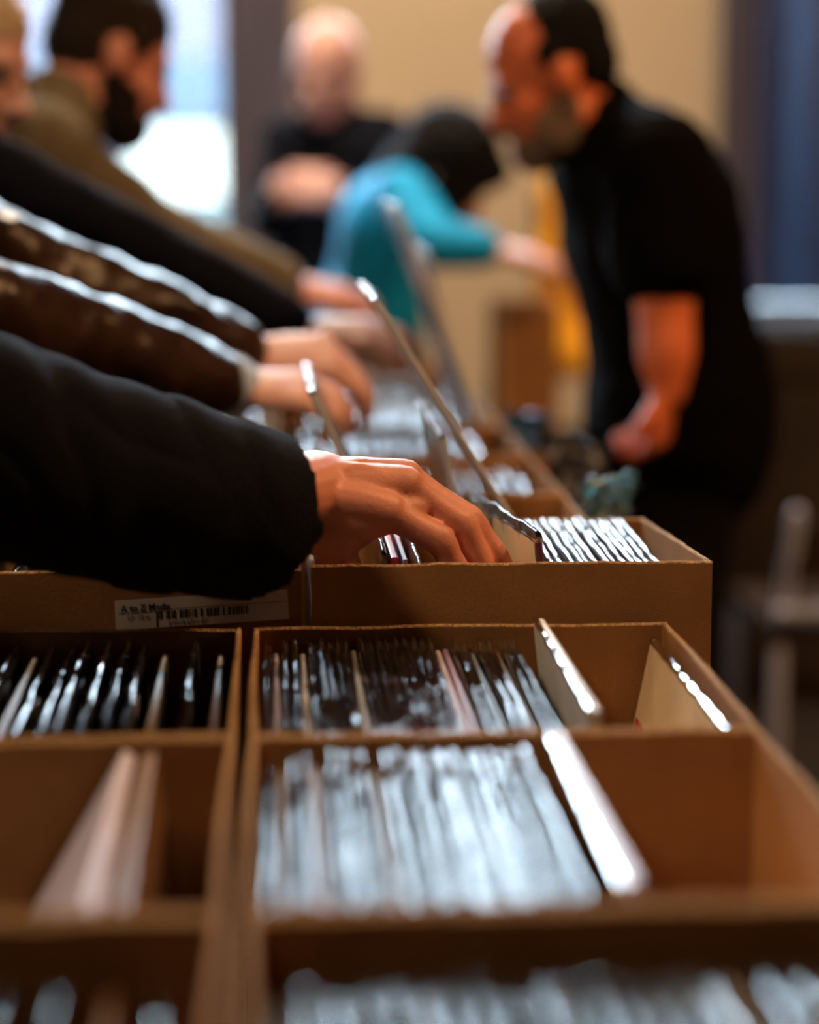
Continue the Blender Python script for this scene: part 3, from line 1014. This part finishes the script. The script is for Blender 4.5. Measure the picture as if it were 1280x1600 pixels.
def hand(mb, w, d, nrm, thumb, k=1.0, curl=(28, 38, 22), spread=1.0, tc=25):
    """hand from wrist w along d, back of the hand towards nrm, thumb side +1 / -1 along cross(d, nrm)"""
    w, d = np.asarray(w, float), unit(d)
    n = unit(np.asarray(nrm, float) - d * (np.asarray(nrm, float) @ d))
    t = np.cross(d, n) * thumb

    def rot(v, ang):                                   # bend towards the palm
        a = math.radians(ang)
        return v * math.cos(a) - n * math.sin(a) if False else v * math.cos(a) + np.cross(np.cross(d, n), v) * math.sin(a) * sgn + np.cross(d, n) * (np.cross(d, n) @ v) * (1 - math.cos(a))
    ax = np.cross(d, n)
    sgn = 1.0 if (np.cross(ax, d) @ n) < 0 else -1.0
    mb.ell(w + d * 0.048 * k, (0.050 * k, 0.040 * k, 0.015 * k), np.stack([d, t, n], axis=1))
    mb.ell(w + d * 0.034 * k + t * 0.024 * k - n * 0.010 * k, (0.034 * k, 0.016 * k, 0.016 * k), np.stack([d, t, n], axis=1))
    Ls = ((0.044, 0.026, 0.021), (0.049, 0.030, 0.022), (0.045, 0.028, 0.022), (0.035, 0.021, 0.019))
    for i, (o, l) in enumerate(zip((0.029, 0.010, -0.010, -0.028), Ls)):
        K = w + (d * (0.092 - (0.010 if i == 3 else 0.004 * abs(i - 1))) + t * o) * k
        mb.tube([w + t * o * 0.55 * k, K], [0.014 * k, 0.0125 * k], seg=10, sub=3)
        mb.ell(K + n * 0.003 * k, (0.0115 * k,) * 3)
        v = unit(d + t * o * 3.0 * spread)
        pts, a = [K], 0
        for L, c in zip(l, curl):
            a += c + (i - 1) * 3
            pts.append(pts[-1] + rot(v, a) * L * k)
        r = 0.0098 - 0.0005 * abs(i - 1) - (0.001 if i == 3 else 0)
        mb.tube(pts, [r * k * 1.05, r * k, r * k * 0.9, r * k * 0.78], seg=10, sub=3)
    b = w + (d * 0.022 + t * 0.026 - n * 0.006) * k
    v = unit(d * 0.75 + t * 0.62 - n * 0.30)
    v2 = unit(d * 0.95 + t * 0.25 - n * 0.35)
    mb.tube([b, b + v * 0.040 * k, b + v * 0.040 * k + v2 * 0.032 * k, b + v * 0.040 * k + unit(v2 - n * 0.2) * 0.058 * k], [0.014 * k, 0.0125 * k, 0.0112 * k, 0.009 * k], seg=10, sub=3)


def person(label, J, clothes, hair, skin, beard=None, voxel=0.008, height=1.75, custom_hand=None, hair_fn=None, cuff=None, short_sleeve=False, hide_hands=False, apron=None, crease=0.004):
    """J: hip, chest, neck, head, face (direction), left / right: shoulder, elbow, wrist, and hand (direction, back normal, thumb sign, curl)"""
    hipc, chest, neck, hd = [np.asarray(J[k], float) for k in ('hip', 'chest', 'neck', 'head')]
    A = head_axes(J['face'], J.get('tilt', 0.0))
    sL, sR = np.asarray(J['L'][0]), np.asarray(J['R'][0])
    lat = unit((sL - sR) * np.array([1, 1, 0.3]))
    bw = J.get('build', 1.0)
    r = empty('person', (hipc[0], hipc[1], 0), label, 'person')
    off = np.array([hipc[0], hipc[1], 0])
    sh = lambda p: np.asarray(p, float) - off
    waist = hipc * 0.55 + chest * 0.45
    up_ = chest * 0.35 + neck * 0.65
    # legs down to the floor
    legs = []
    for s in (1, -1):
        h = hipc + lat * 0.085 * s - np.array([0, 0, 0.06])
        fx = J.get('foot', (0, 0))
        an = np.array([h[0] + fx[0] + lat[0] * 0.04 * s, h[1] + fx[1] + lat[1] * 0.04 * s, 0.085])
        kn = (h + an) / 2 + np.append(unit(np.append(np.cross(lat, [0, 0, 1])[:2], 0))[:2] * 0.025, 0)
        legs.append((h, kn, an))
    fdir = unit(np.append(np.cross(lat, [0, 0, 1])[:2], 0))
    if fdir @ np.append(A[:2, 0], 0) < 0:
        fdir = -fdir

    def torso(mb, g):
        mb.tube([sh(hipc - [0, 0, 0.06]), sh(hipc), sh(waist), sh(chest), sh(up_), sh(neck)],
                [(0.150 * bw + g, 0.110 * bw + g), (0.170 * bw + g, 0.125 * bw + g), (0.150 * bw + g, 0.112 * bw + g), (0.172 * bw + g, 0.122 * bw + g), (0.150 * bw + g, 0.095 * bw + g), (0.065 + g, 0.060 + g)],
                seg=20, sub=4, ref=np.cross(lat, unit(neck - hipc)))
        mb.tube([sh(sL), sh(up_), sh(sR)], [0.058 * bw + g, 0.075 * bw + g, 0.058 * bw + g], seg=14)

    body = MB()
    torso(body, -0.012)
    body.tube([sh(neck - (hd - neck) * 0.3), sh(neck * 0.4 + (hd - A[:, 0] * 0.02) * 0.6), sh(hd - A[:, 0] * 0.025 - A[:, 2] * 0.03)], [0.060, 0.055, 0.058], seg=14)
    Ph = head(body, sh(hd), A)
    for k in ('L', 'R'):
        s_, e_, w_ = [sh(p) for p in J[k][:3]]
        a = J.get('arm', 1.0)
        body.tube([s_, s_ * 0.5 + e_ * 0.5, e_, e_ * 0.55 + w_ * 0.45, w_], [0.048 * a, 0.046 * a, 0.038 * a, 0.038 * a, 0.026 * (0.5 + a / 2)], seg=14)
        if len(J[k]) > 3 and J[k][3] is not None:
            if custom_hand and k == custom_hand[0]:
                custom_hand[1](body, off)
            else:
                hand(body, w_, *J[k][3])
    for h, kn, an in legs:
        body.tube([sh(h), sh(kn), sh(an)], [0.075, 0.050, 0.036], seg=12)
        body.tube([sh(an - [0, 0, 0.045]), sh(an - [0, 0, 0.050] + fdir * 0.13)], [0.036, 0.030], seg=12)
    fuse(body, 'body', M[skin], r, voxel, 3)
    # face details
    for s in (-1, 1):
        MB().ell(Ph(0.083, s * 0.033, 0.006), (0.0115, 0.0125, 0.0105), A).build('eye', M['eye'], r, True)
    # clothing
    trou = MB()
    trou.tube([sh(hipc - [0, 0, 0.08]), sh(hipc), sh(hipc * 0.8 + waist * 0.2)], [(0.165 * bw, 0.125 * bw), (0.178 * bw, 0.135 * bw), (0.168 * bw, 0.128 * bw)], seg=20, ref=np.cross(lat, [0, 0, 1]))
    lw = J.get('leg', 1.0)
    for h, kn, an in legs:
        trou.tube([sh(h), sh(kn), sh(an + [0, 0, 0.01])], [0.092 * lw, 0.070 * lw, 0.062 * lw], seg=14)
    fuse(trou, 'trousers', M[clothes[1]], r, 0.011, 3, folds(0.005, 14, 14, 9, 3))
    for h, kn, an in legs:
        MB().tube([sh(an - fdir * 0.05 - [0, 0, 0.045]), sh(an - [0, 0, 0.04]), sh(an + fdir * 0.09 - [0, 0, 0.048]), sh(an + fdir * 0.17 - [0, 0, 0.052])], [0.036, 0.042, 0.040, 0.030], seg=12).build('shoe', M['shoe'], r, True)
    top = MB()
    g = J.get('bulk', 0.012)
    torso(top, g)
    top.tube([sh(hipc - [0, 0, 0.10]), sh(hipc)], [(0.172 * bw + g, 0.13 * bw + g), (0.176 * bw + g, 0.13 * bw + g)], seg=20, ref=np.cross(lat, [0, 0, 1]))
    if not short_sleeve:
        top.tube([sh(neck - (hd - neck) * 0.1), sh(neck * 0.72 + hd * 0.28)], [0.078, 0.068], seg=14)
    for k in ('L', 'R'):
        s_, e_, w_ = [sh(p) for p in J[k][:3]]
        if custom_hand and k == custom_hand[0]:
            custom_hand[2](top, off)
            continue
        if short_sleeve:
            top.tube([s_, s_ * 0.45 + e_ * 0.55], [0.066 * bw + g, 0.062 * J.get('arm', 1.0) + g], seg=14)
        else:
            b = J.get('sleeve', 1.0)
            top.tube([s_, s_ * 0.5 + e_ * 0.5, e_, e_ * 0.5 + w_ * 0.5, e_ * 0.08 + w_ * 0.92], [0.062 * b, 0.058 * b, 0.054 * b, 0.050 * b, 0.042 * b], seg=14)
    fuse(top, J.get('garment', 'jacket'), M[clothes[0]], r, J.get('gvox', 0.009), 3, folds(crease, 17, 17, 17, 1.3) if J.get('gdisp') is None else J['gdisp'])
    if cuff:
        for k in cuff:
            s_, e_, w_ = [sh(p) for p in J[k][:3]]
            MB().tube([e_ * 0.15 + w_ * 0.85, w_ * 1.02 - e_ * 0.02], [0.040, 0.040], seg=16).build('shirt_cuff', M['cuff'], r, True)
    # hair and beard
    if hair:
        hb = MB()
        if hair_fn:
            hair_fn(hb, Ph, A)
        else:
            hb.ell(Ph(-0.018, 0, 0.054), (0.100, 0.083, 0.084), A)
            hb.ell(Ph(-0.050, 0, 0.012), (0.066, 0.078, 0.078), A)
            for s in (-1, 1):
                hb.ell(Ph(0.012, s * 0.070, 0.032), (0.032, 0.013, 0.032), A)
        fuse(hb, 'hair', M[hair], r, 0.006, 2, folds(0.004, 60, 60, 60, 5))
    if beard:
        bb = MB()
        bb.ell(Ph(0.062, 0, -0.094), (0.044, 0.050, 0.040), A)
        for s in (-1, 1):
            bb.ell(Ph(0.028, s * 0.052, -0.070), (0.042, 0.018, 0.044), A)
            bb.ell(Ph(0.004, s * 0.067, -0.036), (0.018, 0.010, 0.036), A)
            bb.ell(Ph(0.096, s * 0.016, -0.051), (0.013, 0.018, 0.008), A)
        fuse(bb, 'beard', M[beard], r, 0.005, 2, folds(0.003, 80, 80, 80, 2))
    return r


# --- the customer whose black sleeve and hand reach into the box
HJ = dict(
    wrist=at(486, 760, 1.868),
    idx=[at(602, 798, 1.858), at(688, 846, 1.864), at(714, 892, 1.868), at(724, 930, 1.871)],
    mid=[at(632, 757, 1.878), at(722, 822, 1.884), at(754, 884, 1.888), at(768, 925, 1.891)],
    rng=[at(634, 744, 1.898), at(736, 812, 1.902), at(780, 872, 1.905), at(798, 912, 1.908)],
    pky=[at(612, 740, 1.918), at(706, 795, 1.924), at(748, 842, 1.927), at(775, 880, 1.930)],
    thb=[at(494, 822, 1.858), at(522, 854, 1.853), at(546, 888, 1.853), at(556, 924, 1.855)],
)


def hand1(mb, off):
    g = lambda p: np.asarray(p) - off
    w = g(HJ['wrist'])
    fi = [[g(p) for p in HJ[k]] for k in ('idx', 'mid', 'rng', 'pky')]
    palm_d = unit(fi[1][0] - w)
    lat = unit(fi[0][0] - fi[3][0])
    nrm = unit(np.cross(palm_d, lat))
    if nrm[2] < 0:
        nrm = -nrm
    forearm = unit(w - g(at(380, 790, 1.79)))
    mb.tube([g(at(300, 800, 1.75)), w - forearm * 0.03, w + forearm * 0.015], [0.042, (0.036, 0.030), (0.035, 0.029)], seg=18, ref=nrm)
    # metacarpals, each flaring into its knuckle
    for i, (f, base, r0, r1) in enumerate(zip(fi, (0.018, 0.006, -0.006, -0.018), (0.0225, 0.0225, 0.0215, 0.0185), (0.0180, 0.0170, 0.0155, 0.0130))):
        b = w + lat * base
        m_ = b * 0.5 + f[0] * 0.5 + nrm * 0.001
        mb.tube([b - palm_d * 0.01, m_, f[0]], [r0, (r0 + r1) / 2, r1], seg=14)
    # fill of the palm under the knuckles
    ctr = (w + fi[0][0] + fi[1][0] + fi[2][0]) / 4
    mb.ell(ctr - nrm * 0.010, (0.052, 0.034, 0.017), np.stack([palm_d, np.cross(nrm, palm_d), nrm], axis=1))
    for f, r in zip(fi, (0.0128, 0.0122, 0.0112, 0.0098)):
        a, b, c, d = f
        mb.tube([a, a * 0.5 + b * 0.5, b, b * 0.5 + c * 0.5, c, d], [r * 1.22, r * 1.02, r * 1.05, r * 0.93, r * 0.93, r * 0.78], seg=14, sub=4)
        ub = unit(np.cross(unit(b - a), lat))
        ub = ub if ub[2] > 0 else -ub
        mb.ell(a + nrm * 0.0055, (0.0105, 0.0095, 0.0085), np.stack([palm_d, np.cross(nrm, palm_d), nrm], axis=1))      # knuckle
        for q in (-0.0042, 0, 0.0042):                                                                                # skin folds over the middle joint
            mb.ell(b + unit(c - a) * q + ub * r * 0.52, (0.0022, r * 0.72, r * 0.62), np.stack([unit(c - a), lat, ub], axis=1))
        # tendon along the back of the hand
        mb.tube([a + nrm * 0.010 - palm_d * 0.004, a * 0.5 + w * 0.5 + nrm * 0.0200, w + nrm * 0.0215 + lat * 0.003], [0.0036, 0.0030, 0.0026], seg=8)
    # vein
    mb.tube([fi[1][0] * 0.8 + w * 0.2 + nrm * 0.015 + lat * 0.008, fi[1][0] * 0.5 + w * 0.5 + nrm * 0.0215 + lat * 0.004, w * 0.8 + fi[0][0] * 0.2 + nrm * 0.0195 + lat * 0.010], [0.0024, 0.0026, 0.0022], seg=8)
    t = [g(p) for p in HJ['thb']]
    # the muscle between thumb and first finger, and the ball of the thumb
    mb.tube([w + lat * 0.020 - nrm * 0.006, g(at(548, 812, 1.858)), fi[0][0] - nrm * 0.008], [0.022, 0.021, 0.015], seg=14)
    mb.tube([g(at(478, 815, 1.860)), g(at(520, 842, 1.857)), g(at(560, 834, 1.857))], [0.023, 0.020, 0.013], seg=14)
    mb.tube([w + lat * 0.014 - palm_d * 0.012, t[0], t[0] * 0.5 + t[1] * 0.5, t[1], t[2], t[3]], [0.020, 0.0215, 0.0175, 0.0142, 0.0122, 0.0095], seg=14)
    mb.tube([t[0] * 0.4 + t[1] * 0.6, fi[0][0] * 0.6 + w * 0.4], [0.014, 0.013], seg=12)                                # web of the thumb


SLV = [(-330, 600, 1.62, 0.088), (-160, 655, 1.64, 0.092), (0, 708, 1.665, 0.0885), (110, 742, 1.685, 0.081), (230, 768, 1.708, 0.078), (340, 792, 1.738, 0.0735), (428, 808, 1.772, 0.0690)]


def sleeve1(mb, off):
    g = lambda p: np.asarray(p) - off
    c = [g(at(x, y, Y)) for x, y, Y, r in SLV]
    rr = [r for *_, r in SLV]
    shd = g((-0.50, 1.655, 1.385))
    pts, rad = [shd, (shd + c[0]) / 2 * 1.0] + c, [0.085, 0.09] + rr
    end = pts[-1]
    d = unit(np.array([0.9, 0.22, -0.04]))
    # outer wall, hem, and the inside of the cuff
    o = MB()
    o.tube(pts + [end + d * 0.018], rad + [rad[-1] * 0.985], seg=56, sub=8, cap=False)
    V = np.concatenate(o.v)
    n = len(V) // 56
    V = V.reshape(n, 56, 3)
    # the cuff's opening is cut slanting: top runs further along the arm than the bottom
    for i in range(n - 12, n):
        t = (i - (n - 12)) / 11
        zz = (V[i, :, 2] - V[i, :, 2].mean()) / 0.07
        V[i] += np.outer(0.014 * np.clip(1 - zz * zz, 0, 1) - 0.074 * np.clip(-zz, 0, 2) ** 1.6 - 0.006 * np.clip(zz, 0, 2), d * t * t)
    ce = V[-1].mean(axis=0)
    rings = [V[i] for i in range(n)]
    for s_, k in ((0.004, 0.985), (0.003, 0.93), (-0.01, 0.89), (-0.05, 0.86), (-0.10, 0.80)):
        rings.append(ce + (V[-1] - ce) * k + d * s_)
    R = np.array(rings)
    Fc = []
    for i in range(len(R) - 1):
        for k in range(56):
            a, b = i * 56 + k, i * 56 + (k + 1) % 56
            Fc.append((a, a + 56, b + 56, b) if False else (a, b, b + 56, a + 56))
    Fc.append(tuple(range(56))[::-1])
    Fc.append(tuple(range((len(R) - 1) * 56, len(R) * 56)))
    mb.add(R.reshape(-1, 3), Fc)


off1 = np.array([-0.62, 1.50, 0])
_ax = unit((at(428, 808, 1.772) - at(0, 706, 1.665)))


_send = at(428, 808, 1.772) @ _ax


def sleeve_disp(co):
    """soft bunched folds: long along the arm near the elbow, rings near the cuff"""
    out = np.zeros(len(co))
    for i, (x, y, z) in enumerate(co):
        s = (np.array([x, y, z]) + off1) @ _ax
        v = Vector((x * 6, y * 6, z * 9))
        a = noise.noise(Vector((s * 26, z * 7, y * 5))) * 0.0042
        b = noise.noise(Vector((x * 9 + 3, y * 9, z * 9))) * 0.0065
        c = (1 - abs(noise.noise(Vector((s * 20 + z * 14, z * 9 + 7, 2))))) ** 6 * 0.0045
        out[i] = (a + b - c * 0.9) * min(1.0, max(0.06, (_send - 0.02 - s) / 0.05))
    return out


J1 = dict(hip=(-0.62, 1.50, 0.95), chest=(-0.58, 1.50, 1.25), neck=(-0.53, 1.50, 1.46), head=(-0.46, 1.53, 1.60), face=(0.9, 0.3, -0.5),
          L=((-0.50, 1.655, 1.385), at(-40, 690, 1.655), at(486, 760, 1.868), True), R=((-0.56, 1.33, 1.39), (-0.66, 1.27, 1.14), (-0.62, 1.27, 0.90), ((0.1, 0, -1), (-0.2, -1, 0), -1)),
          foot=(0, 0), gvox=0.0052, gdisp=sleeve_disp, sleeve=1.25)
p1 = person('person in a black knitted jacket reaching into the box, body outside the frame', J1, ('fleece', 'trouser'), 'hair_brown', 'skin', voxel=0.0026, custom_hand=('L', hand1, sleeve1))

# --- brown leather jacket, two hands
J2 = dict(hip=(-0.66, 2.42, 0.95), chest=(-0.60, 2.43, 1.27), neck=(-0.52, 2.44, 1.48), head=(-0.44, 2.46, 1.63), face=(0.9, 0.1, -0.5),
          R=((-0.50, 2.26, 1.39), at(-40, 482, 2.40), at(352, 603, 2.62), ((1, 0.12, -0.10), (-0.05, -0.45, 0.9), -1, 1.05, (20, 45, 35))),
          L=((-0.48, 2.62, 1.41), at(30, 420, 2.62), at(392, 556, 2.76), ((1, 0.0, -0.02), (0.1, -0.55, 0.8), 1, 1.12, (42, 40, 20))),
          bulk=0.02, sleeve=1.12)
person('person in a shiny brown leather jacket with pale shirt cuff, both hands on records', J2, ('leather', 'trouser'), 'hair_brown', 'skin_pale', cuff=('R',), crease=0.009)

# --- dark navy sleeve, pale face cut by the left edge
J3 = dict(hip=(-0.66, 3.00, 0.95), chest=(-0.60, 3.02, 1.30), neck=(-0.50, 3.06, 1.50), head=at(-62, 95, 3.12), face=(0.86, -0.35, -0.35),
          R=(at(-110, 225, 2.92), at(150, 352, 2.98), at(474, 517, 3.08), ((0.97, 0.05, -0.08), (0.0, -0.5, 0.85), -1, 1.0, (12, 25, 20))),
          L=((-0.52, 3.24, 1.42), (-0.42, 3.30, 1.18), (-0.24, 3.34, 1.16), ((1, 0, -0.1), (0, 0.3, 0.9), 1)), bulk=0.010, sleeve=0.92)
person('pale person in a dark navy jacket looking down, face cut by the picture\'s edge', J3, ('navy', 'trouser'), 'hair_fair', 'skin_pale')

# --- bearded man in olive
J4 = dict(hip=(-0.62, 3.52, 0.95), chest=(-0.50, 3.52, 1.30), neck=at(78, 188, 3.56), head=at(172, 88, 3.60), face=(0.88, 0.30, -0.42),
          R=(at(66, 236, 3.40), at(255, 372, 3.50), at(452, 448, 3.66), ((0.95, 0.1, -0.22), (0, -0.5, 0.85), -1, 1.0, (12, 30, 20))),
          L=(at(40, 230, 3.74), at(150, 380, 3.85), at(330, 470, 3.92), ((0.95, 0.1, -0.2), (0, 0.3, 0.9), 1)), bulk=0.024, sleeve=1.08)
person('bearded dark-haired man in an olive jacket bent over the records', J4, ('olive', 'trouser'), 'hair_brown', 'skin', beard='beard_dark')

# --- bald man by the back wall
J5 = dict(hip=at(525, 470, 5.45), chest=at(528, 285, 5.45), neck=at(520, 190, 5.42), head=at(512, 112, 5.38), face=(-0.45, -0.80, -0.30),
          L=(at(598, 215, 5.42), at(612, 330, 5.38), at(525, 302, 5.10), ((-0.9, -0.1, 0.1), (0.1, -0.9, 0.4), 1, 1.05, (35, 45, 30))),
          R=(at(452, 222, 5.50), at(420, 345, 5.38), at(440, 305, 5.12), ((0.8, -0.25, 0.1), (-0.1, -0.9, 0.4), -1, 1.05, (35, 45, 30))), bulk=0.014)
person('bald man in a dark jacket by the beige wall with hands raised to his chest', J5, ('navy', 'trouser'), None, 'skin_pale')

# --- cyan jacket, dark hair, bent forward


def hair6(hb, Ph, A):
    hb.ell(Ph(-0.018, 0, 0.050), (0.118, 0.104, 0.102), A)
    hb.ell(Ph(-0.055, 0, -0.02), (0.075, 0.092, 0.120), A)
    for s in (-1, 1):
        hb.ell(Ph(0.035, s * 0.074, -0.02), (0.055, 0.022, 0.100), A)
    hb.ell(Ph(0.070, 0, 0.075), (0.045, 0.070, 0.040), A)


J6 = dict(hip=at(578, 490, 4.84), chest=at(612, 345, 4.80), neck=at(640, 290, 4.78), head=at(694, 274, 4.76), face=(0.78, -0.10, -0.66),
          R=(at(626, 305, 4.64), at(684, 378, 4.48), at(762, 388, 4.44), ((0.97, 0.0, -0.2), (0, -0.3, 0.95), -1, 1.0, (12, 25, 20))),
          L=(at(645, 285, 4.96), at(612, 430, 5.0), at(602, 520, 4.92), ((0.3, -0.3, -0.9), (0.3, 0.9, 0.2), 1, 1.0, (12, 25, 20))), bulk=0.010, build=0.86, foot=(-0.05, 0))
person('dark-haired person in a bright cyan jacket bent forward over the far end', J6, ('cyan', 'jeans'), 'hair_black', 'skin_pale', hair_fn=hair6)

# --- the vendor


def hair7(hb, Ph, A):
    hb.ell(Ph(-0.040, 0, 0.050), (0.085, 0.083, 0.084), A)
    hb.ell(Ph(-0.060, 0, 0.005), (0.058, 0.076, 0.068), A)
    for s in (-1, 1):
        hb.ell(Ph(-0.005, s * 0.070, 0.035), (0.034, 0.013, 0.030), A)


J7 = dict(hip=at(1062, 600, 3.62), chest=at(1012, 335, 3.58), neck=at(938, 192, 3.55), head=at(858, 120, 3.52), face=(-0.90, -0.12, -0.42),
          L=(at(1030, 262, 3.36), at(1040, 500, 3.34), at(1044, 612, 3.32), ((-0.16, 0.08, -1), (0.9, -0.5, 0), 1, 0.90, (50, 70, 45))),
          R=(at(985, 240, 3.80), at(970, 430, 3.86), at(955, 560, 3.82), ((-0.3, -0.1, -1), (-0.6, 0.7, 0.2), -1, 1.0, (25, 35, 25))),
          bulk=0.016, build=1.12, arm=1.18, garment='t_shirt', leg=1.15)
person('stocky vendor in a black T-shirt leaning over the boxes, balding with greying beard', J7, ('black', 'trouser'), 'hair_black', 'skin_tan', beard='beard_grey', hair_fn=hair7, short_sleeve=True)
